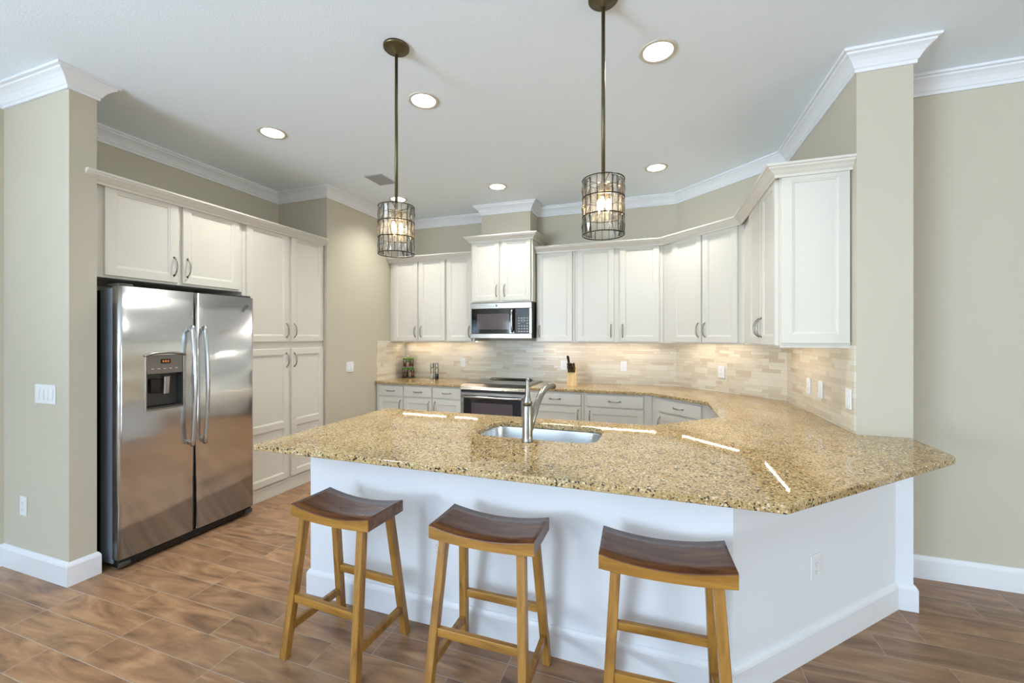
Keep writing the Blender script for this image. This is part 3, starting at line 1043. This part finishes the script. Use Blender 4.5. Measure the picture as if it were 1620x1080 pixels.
# ------------------------------------------------------------------ sink and faucet
sk = thing('sink', 'undermount stainless steel sink set in the peninsula granite', 'sink', (-0.625, 2.2925, CT0))
b = MB()
hw, hd = 0.340, 0.1975
levels = [(0.012, -0.0005, 0.112), (0.003, -0.0008, 0.103), (0.0, -0.010, 0.10), (-0.006, -0.13, 0.095), (-0.016, -0.168, 0.085), (-0.045, -0.183, 0.06), (-0.10, -0.187, 0.04)]
rings = []
for ins, z, r in levels:
    rings.append([b.bm.verts.new((x, y, z)) for x, y in rrect(-hw - ins, -hd - ins, hw + ins, hd + ins, r, 8)])
for a, c in zip(rings[:-1], rings[1:]):
    n = len(a)
    for k in range(n):
        f = b.bm.faces.new((a[k], a[(k + 1) % n], c[(k + 1) % n], c[k])); f.smooth = True
b.bm.faces.new(rings[-1])
b.build('bowl', M_SINK, sk, recalc=True)
b = MB(); b.lathe([(0, 0.0), (0.02, 0.0), (0.026, 0.003), (0.042, 0.004), (0.044, 0.0), (0.044, -0.004)], (0.0, 0, -0.187), 24); b.build('drain', M_CHROME, sk)

fc = thing('faucet', 'brushed nickel kitchen faucet with upright lever behind the sink', 'faucet', (-0.626, 2.050, CT1))
b = MB(); b.lathe([(0, 0), (0.031, 0), (0.031, 0.004), (0.0275, 0.010), (0.0265, 0.03), (0.0265, 0.180), (0.0245, 0.184), (0, 0.184)], n=28); b.build('body', M_NICKEL, fc)
b = MB(); b.lathe([(0, 0.1845), (0.0225, 0.1845), (0.0225, 0.1895), (0, 0.1895)], n=28); b.build('collar', M_BLACK, fc)
b = MB(); b.lathe([(0, 0.190), (0.0255, 0.190), (0.0245, 0.205), (0.014, 0.232), (0.010, 0.25), (0.0085, 0.30), (0.0095, 0.320), (0, 0.322)], n=24); b.build('lever', M_NICKEL, fc)
b = MB()
sp = [(0.012, 0.018, 0.055), (0.018, 0.034, 0.105), (0.026, 0.066, 0.165), (0.036, 0.106, 0.216), (0.048, 0.150, 0.250), (0.060, 0.192, 0.264), (0.071, 0.226, 0.262)]
b.tube(sp, [0.014, 0.0155, 0.017, 0.018, 0.0185, 0.019, 0.019], 16); spo = b.build('spout', M_NICKEL, fc)
b = MB(); b.tube([(0.0715, 0.2275, 0.2617), (0.078, 0.247, 0.2555)], [0.0175, 0.0165], 16); b.build('spray_nozzle', M_BRONZE, spo)

# ------------------------------------------------------------------ bar stools
STW, STD = 0.452, 0.238


def make_stool(label, loc, rotz):
    t = thing('bar_stool', label, 'stool', loc, rotz, 'saddle-seat bar stools along the peninsula')
    m = MB()
    N = 24
    zt = lambda u: 0.648 + 0.026 * u * u
    zb = lambda u: 0.608 + 0.012 * u * u
    rows = []
    ny = [(-1, -0.004), (-0.97, 0.0), (-0.5, -0.0015), (0, -0.002), (0.5, -0.0015), (0.97, 0.0), (1, -0.004)]
    for i in range(N + 1):
        u = -1 + 2 * i / N
        x = u * STW / 2
        top = [m.bm.verts.new((x, v * STD / 2, zt(u) + d)) for v, d in ny]
        bot = [m.bm.verts.new((x, v * STD / 2, zb(u))) for v in (-1, 1)]
        rows.append((top, bot))
    for (t0, b0), (t1, b1) in zip(rows[:-1], rows[1:]):
        for k in range(len(ny) - 1):
            f = m.bm.faces.new((t0[k], t1[k], t1[k + 1], t0[k + 1])); f.material_index = 0; f.smooth = True
        for q in ((b0[0], b1[0], t1[0], t0[0]), (b1[1], b0[1], t0[-1], t1[-1]), (b0[1], b1[1], b1[0], b0[0])):
            f = m.bm.faces.new(q); f.material_index = 1
    for (tp, bt), fl in ((rows[0], 0), (rows[-1], 1)):
        f = m.bm.faces.new(tp + [bt[1], bt[0]]); f.material_index = 0
    m.build('seat', [M_SEAT, M_AMBER], t)
    fx, fy = STW / 2 - 0.006, 0.187
    tx, ty = STW / 2 - 0.052, STD / 2 - 0.030
    hw_ = 0.0175
    at = {}
    for sx in (-1, 1):
        for sy in (-1, 1):
            m = MB()
            sq = lambda cx, cy, z: [(cx - hw_, cy - hw_, z), (cx + hw_, cy - hw_, z), (cx + hw_, cy + hw_, z), (cx - hw_, cy + hw_, z)]
            bx, by = sx * (fx - hw_), sy * (fy - hw_)
            ax, ay = sx * (tx - hw_ + 0.012), sy * (ty - hw_ + 0.020)
            m.hexa(sq(bx, by, 0.0), sq(ax, ay, 0.6105), bev=0.0022)
            at[sx, sy] = lambda z, bx=bx, by=by, ax=ax, ay=ay: (bx + (ax - bx) * z / 0.6105, by + (ay - by) * z / 0.6105)
            m.build('leg', M_LEG, t)
    for sy in (-1, 1):
        z = 0.262
        (xa, ya), (xb, yb) = at[-1, sy](z), at[1, sy](z)
        m = MB(); m.box(xa + hw_ - .001, ya - 0.011, z - 0.017, xb - hw_ + .001, ya + 0.011, z + 0.017, bev=0.002); m.build('stretcher', M_AMBER, t)
    for sx in (-1, 1):
        z = 0.130
        (xa, ya), (xb, yb) = at[sx, -1](z), at[sx, 1](z)
        m = MB(); m.box(xa - 0.011, ya + hw_ - .001, z - 0.017, xa + 0.011, yb - hw_ + .001, z + 0.017, bev=0.002); m.build('stretcher', M_LEG, t)
    return t


make_stool('wooden saddle-seat bar stool nearest the refrigerator, leftmost of the three', (-1.375, 1.600, 0), math.radians(-3))
make_stool('wooden saddle-seat bar stool in the middle, in front of the faucet', (-0.662, 1.630, 0), math.radians(0))
make_stool('wooden saddle-seat bar stool at the right, nearest the peninsula corner', (0.025, 1.640, 0), math.radians(2.5))


# ------------------------------------------------------------------ pendants
def make_pendant(label, loc, zt):
    t = thing('pendant_light', label, 'lamp', (loc[0], loc[1], CEIL), 0, 'crystal pendants over the peninsula')
    b = MB(); b.lathe([(0, 0), (0.068, 0), (0.068, -0.010), (0.062, -0.016), (0.046, -0.017), (0.042, -0.024), (0.018, -0.030), (0.016, -0.045), (0, -0.045)], n=36); b.build('canopy', M_BRONZE, t)
    h = zt - CEIL
    b = MB(); b.tube([(0, 0, -0.04), (0, 0, h - 0.03)], 0.0085, 12); b.build('rod', M_BRONZE, t)
    R, H = 0.094, 0.250
    b = MB()
    for k in range(4):
        z = h - H * k / 3
        b.tube([(R * math.cos(2 * PI * i / 48), R * math.sin(2 * PI * i / 48), z) for i in range(48)], 0.0026, 6, closed=True)
    for k in range(18):
        a = 2 * PI * k / 18
        b.tube([(R * math.cos(a), R * math.sin(a), h), (R * math.cos(a), R * math.sin(a), h - H)], 0.0012, 5)
    for k in range(4):
        a = PI / 2 * k + 0.4
        b.tube([(0, 0, h - 0.02), (R * math.cos(a), R * math.sin(a), h)], 0.0022, 6)
    b.build('cage', M_CAGE, t)
    b = MB(); b.lathe([(0, 0.0), (0.015, 0.0), (0.030, -0.012), (0.030, -0.020), (0, -0.020)], (0, 0, h - 0.015), 20)
    b.build('socket_plate', M_BRONZE, t)
    for k in range(3):
        a = 2 * PI * k / 3 + 0.5
        x, y = 0.024 * math.cos(a), 0.024 * math.sin(a)
        b = MB(); b.lathe([(0, 0), (0.0095, 0), (0.0095, -0.045), (0, -0.045)], (x, y, h - 0.0355), 14); sc_ = b.build('socket', M_BRONZE, t)
        b = MB(); b.lathe([(0, 0), (0.005, -0.003), (0.0105, -0.020), (0.011, -0.030), (0.007, -0.050), (0.002, -0.064), (0, -0.066)], (x, y, h - 0.081), 16); b.build('bulb', M_BULB, t)
    proto = None
    w, hh = 2 * R * math.sin(PI / 18) * 0.86, H / 3 - 0.010
    for k in range(3):
        for i in range(18):
            a = 2 * PI * (i + 0.5) / 18
            if proto is None:
                m = MB()
                # cut-glass bar: flat back, ridged front with pointed facet ends
                y0, y1 = -0.004, 0.006
                m.hexa([(-w / 2, y0, -hh / 2), (w / 2, y0, -hh / 2), (w / 2, y0 + .002, -hh / 2), (0, y0 + .004, -hh / 2), (-w / 2, y0 + .002, -hh / 2)],
                       [(-w / 2, y0, 0), (w / 2, y0, 0), (w / 2, y0 + .004, 0), (0, y1, 0), (-w / 2, y0 + .004, 0)])
                m.hexa([(-w / 2, y0, 0), (w / 2, y0, 0), (w / 2, y0 + .004, 0), (0, y1, 0), (-w / 2, y0 + .004, 0)],
                       [(-w / 2, y0, hh / 2), (w / 2, y0, hh / 2), (w / 2, y0 + .002, hh / 2), (0, y0 + .004, hh / 2), (-w / 2, y0 + .002, hh / 2)])
                bmesh.ops.remove_doubles(m.bm, verts=m.bm.verts[:], dist=1e-5)
                c = m.build('crystal', M_CRYSTAL, t)
                proto = c
            else:
                c = proto.copy()
                COL.objects.link(c)
                c.parent = t
            c.location = (R * 0.985 * math.cos(a), R * 0.985 * math.sin(a), h - H * (k + 0.5) / 3)
            c.rotation_euler = (random.uniform(-.06, .06), random.uniform(-.05, .05), a - PI / 2 + random.uniform(-.12, .12))
    return t


make_pendant('crystal cylinder pendant hanging at the left over the peninsula', (-1.313, 1.900), 2.142)
make_pendant('crystal cylinder pendant hanging at the right over the peninsula, nearest the camera', (-0.229, 1.935), 2.165)

# ------------------------------------------------------------------ recessed lights and ceiling vent
cans = [((0.009, 2.395), 'recessed ceiling light nearest the right pendant, front right of the kitchen'),
        ((-1.443, 2.390), 'recessed ceiling light beside the left pendant rod, front middle'),
        ((-2.755, 2.392), 'recessed ceiling light in front of the refrigerator cabinet'),
        ((-1.548, 4.010), 'recessed ceiling light above the range, in front of the chase'),
        ((-0.001, 4.035), 'recessed ceiling light at the back right, above the diagonal corner'),
        ((-2.747, 4.010), 'recessed ceiling light at the back left, partly behind the left pendant')]
proto = None
for (x, y), lab in cans:
    if proto is None:
        t = thing('recessed_light', lab, 'light', (x, y, CEIL), 0, 'recessed ceiling lights')
        b = MB(); b.lathe([(0.0755, 0.0), (0.078, -0.006), (0.096, -0.006), (0.101, -0.0008), (0.083, -0.0005), (0.0785, 0.004)], n=40); b.build('trim_ring', M_TRIMRING, t)
        b = MB(); b.lathe([(0.0775, -0.001), (0.072, 0.03), (0.066, 0.088), (0.0675, 0.088), (0.0735, 0.03), (0.079, -0.001)], n=40); b.build('baffle', M_BAFFLE, t)
        b = MB(); b.lathe([(0, 0.074), (0.045, 0.075), (0.0655, 0.080), (0.0655, 0.086), (0, 0.086)], n=40); b.build('lens', M_CAN, t)
        proto = t
    else:
        t = copy_tree(proto)
        t.location = (x, y, CEIL)
        t['label'] = lab
vt = thing('ceiling_vent', 'rectangular grey louvred air vent in the ceiling behind the left pendant', 'vent', (-2.566, 3.446, CEIL), 0)
b = MB(); b.box(-.078, -.108, -.003, .078, .108, -.0005); b.build('backing', M_VENTIN, vt)
b = MB()
for a in ((-.095, -.125, .095, -.109), (-.095, .109, .095, .125), (-.095, -.109, -.079, .109), (.079, -.109, .095, .109)):
    b.box(a[0], a[1], -.009, a[2], a[3], -.0005, bev=.002)
b.build('frame', M_VENT, vt)
for k in range(8):
    x = -.074 + k * .0195
    b = MB(); b.hexa([(x, -.108, -.011), (x + .003, -.108, -.011), (x + .003, .108, -.011), (x, .108, -.011)],
                     [(x + .008, -.108, -.0034), (x + .011, -.108, -.0034), (x + .011, .108, -.0034), (x + .008, .108, -.0034)])
    b.build('louvre', M_VENT, vt)


# ------------------------------------------------------------------ switches and outlets: local x along wall, -y out of the wall
def plate(kind, label, loc, rotz, gangs=1):
    t = thing('outlet' if kind == 'outlet' else 'light_switch', label, 'outlet' if kind == 'outlet' else 'switch', loc, rotz)
    w = 0.070 + 0.046 * (gangs - 1)
    b = MB(); b.box(-w / 2, -0.007, -0.0575, w / 2, -0.0005, 0.0575, bev=0.003); b.build('plate', M_PLATE, t)
    for g in range(gangs):
        cx = (g - (gangs - 1) / 2) * 0.046
        if kind == 'outlet':
            b = MB(); b.box(cx - .0165, -0.009, -.034, cx + .0165, -0.0072, .034, bev=.001); rc = b.build('receptacle', M_PLATE, t)
            b = MB()
            for z in (-.018, .018):
                b.box(cx - .008, -0.0094, z - .004, cx - .0062, -0.0091, z + .006); b.box(cx + .0062, -0.0094, z - .004, cx + .008, -0.0091, z + .006)
                b.box(cx - .002, -0.0094, z - .012, cx + .002, -0.0091, z - .008)
            b.build('slots', M_SLOT, rc)
        else:
            b = MB(); b.hexa([(cx - .0165, -0.013, -.033), (cx + .0165, -0.013, -.033), (cx + .0165, -0.0072, -.033), (cx - .0165, -0.0072, -.033)],
                             [(cx - .0165, -0.0085, .033), (cx + .0165, -0.0085, .033), (cx + .0165, -0.0072, .033), (cx - .0165, -0.0072, .033)], bev=.001)
            b.build('rocker', M_PLATE, t)
    return t


plate('switch', 'four-gang white rocker switch on the left pillar', (-3.465, YP0, 1.106), 0, 4)
plate('outlet', 'white outlet low on the left pillar above the baseboard', (-3.70, YP0, 0.405), 0)
plate('switch', 'two-gang white switch on the tan wall between pantry and backsplash', (XJ, 3.80, 1.116), PI / 2, 2)
plate('outlet', 'white outlet low on the front of the peninsula, between two stools', (-1.035, 1.86, 0.385), 0)
plate('outlet', 'white outlet low on the diagonal peninsula wall at the right', (0.683, 2.253, 0.400), PI / 4)
plate('outlet', 'white outlet on the backsplash left of the range', (-2.350, YB - .010, 1.122), 0)
plate('outlet', 'white outlet on the backsplash behind the knife block', (-1.035, YB - .010, 1.118), 0)
plate('outlet', 'white outlet on the backsplash right of the knife block', (-0.346, YB - .010, 1.120), 0)
plate('outlet', 'white outlet on the diagonal backsplash', (0.5965, 4.4665, 1.112), -PI / 4)
plate('outlet', 'white outlet on the right-wall backsplash, farthest from the pier', (XR - .010, 3.50, 1.10), -PI / 2)
plate('switch', 'white single switch on the right-wall backsplash, middle of three plates', (XR - .010, 3.27, 1.10), -PI / 2)
plate('switch', 'white single switch on the right-wall backsplash, nearest the pier', (XR - .010, 2.845, 1.10), -PI / 2)

# ------------------------------------------------------------------ things on the back worktop
# spice carousel
sr = thing('spice_rack', 'two-tier chrome wire spice carousel at the left end of the back worktop', 'rack', (-3.085, 4.735, CT1))
b = MB(); b.lathe([(0, 0), (0.085, 0), (0.085, 0.010), (0.02, 0.014), (0, 0.014)], n=32); b.build('base', M_BLACK, sr)
b = MB()
b.tube([(0, 0, 0.014), (0, 0, 0.285)], 0.004, 8)
for z in (0.055, 0.150, 0.200):
    r = 0.084 if z < 0.1 else 0.074
    b.tube([(r * math.cos(2 * PI * i / 32), r * math.sin(2 * PI * i / 32), z) for i in range(32)], 0.0018, 6, closed=True)
b.tube([(-0.082, 0, 0.01), (-0.092, 0, 0.06), (-0.092, 0, 0.24), (-0.06, 0, 0.275), (0, 0, 0.285)], 0.0028, 8)
b.lathe([(0, 0.1400), (0.076, 0.1400), (0.076, 0.1430), (0, 0.1430)], n=32)
b.build('wire_frame', M_CHROME, sr)
sp_m = [M_SPICE1, M_SPICE2, M_SPICE3, M_SPICE4]
for tier, (zz, rr, nn) in enumerate(((CT1 + 0.0145, 0.057, 7), (CT1 + 0.1435, 0.050, 6))):
    for i in range(nn):
        a = 2 * PI * i / nn + tier * 0.4 - PI / 2
        where = 'lower' if tier == 0 else 'upper'
        ang = math.degrees(a) % 360
        j = thing('spice_jar', 'small glass spice jar with green lid on the %s tier of the carousel' % where, 'jar', (-3.085 + rr * math.cos(a), 4.735 + rr * math.sin(a), zz), 0, 'spice jars on the %s tier' % where)
        b = MB(); b.lathe([(0, 0), (0.0205, 0), (0.0215, 0.004), (0.0215, 0.072), (0.017, 0.084), (0.017, 0.092)], n=18); b.build('glass', M_GLASS, j)
        b = MB(); b.lathe([(0, 0.002), (0.0195, 0.002), (0.0195, 0.060), (0, 0.062)], n=14); b.build('spice', sp_m[(i + tier) % 4], j)
        b = MB(); b.lathe([(0, 0.0925), (0.0205, 0.0925), (0.0205, 0.112), (0.018, 0.115), (0, 0.115)], n=18); b.build('lid', M_GREEN, j)
# mills
for x, fill, nm, lab in ((-2.722, M_SALT, 'salt_mill', 'clear salt mill with steel top, left of the pair beside the spice rack'),
                         (-2.655, M_PEPPER, 'pepper_mill', 'clear pepper mill with steel top, right of the pair beside the spice rack')):
    t = thing(nm, lab, 'mill', (x, 4.72, CT1))
    b = MB(); b.lathe([(0, 0), (0.025, 0), (0.025, 0.006), (0.023, 0.01), (0.023, 0.135)], n=24); b.build('glass', M_GLASS, t)
    b = MB(); b.lathe([(0, 0.003), (0.0205, 0.003), (0.0205, 0.062), (0, 0.066)], n=20); b.build('contents', fill, t)
    b = MB(); b.lathe([(0, 0.1355), (0.026, 0.1355), (0.026, 0.15), (0.0245, 0.195), (0.022, 0.2), (0, 0.2)], n=24); b.build('top', M_STEELH, t)
# knife block
kb = thing('knife_block', 'light wood knife block standing on the worktop right of the range', 'knife block', (-0.915, 4.470, CT1), math.radians(8))
b = MB()
b.hexa([(0, 0, 0), (0.100, 0, 0), (0.100, 0.125, 0), (0, 0.125, 0)], [(0, 0.012, 0.135), (0.100, 0.012, 0.135), (0.100, 0.115, 0.228), (0, 0.115, 0.228)], bev=0.003)
b.build('block', M_LIGHTWOOD, kb)
kdir = Vector((-0.10, -0.62, 0.78)).normalized()
n_ = 0
for (kx, ky, L, rr) in ((0.018, 0.032, 0.080, .012), (0.046, 0.032, 0.080, .012), (0.074, 0.032, 0.080, .012), (0.018, 0.064, 0.085, .013), (0.047, 0.064, 0.085, .013), (0.076, 0.064, 0.085, .013), (0.020, 0.096, 0.150, .0135)):
    zz = 0.135 + (ky - 0.012) / 0.103 * 0.093
    place = ('front row' if ky < .05 else 'middle row' if ky < .08 else 'back, the longest')
    k = thing('knife', 'dark-handled knife in the wooden block, %s' % place, 'knife', (-0.915, 4.470, CT1), math.radians(8), 'knives in the block' if ky < .08 else None)
    p = Vector((kx, ky, zz)) + kdir * 0.002
    b = MB()
    q = [p + kdir * (L * f) for f in (0, 0.1, 0.35, 0.7, 0.92, 1.0)]
    b.tube(q, [rr * f for f in (0.8, 1.0, 0.88, 1.05, 1.1, 0.7)], 10, flat=0.75); b.build('handle', M_KNIFE, k)
    b = MB(); b.tube([p + kdir * 0.0, p + kdir * 0.008], rr * 1.08, 10); b.build('bolster', M_STEELH, k)
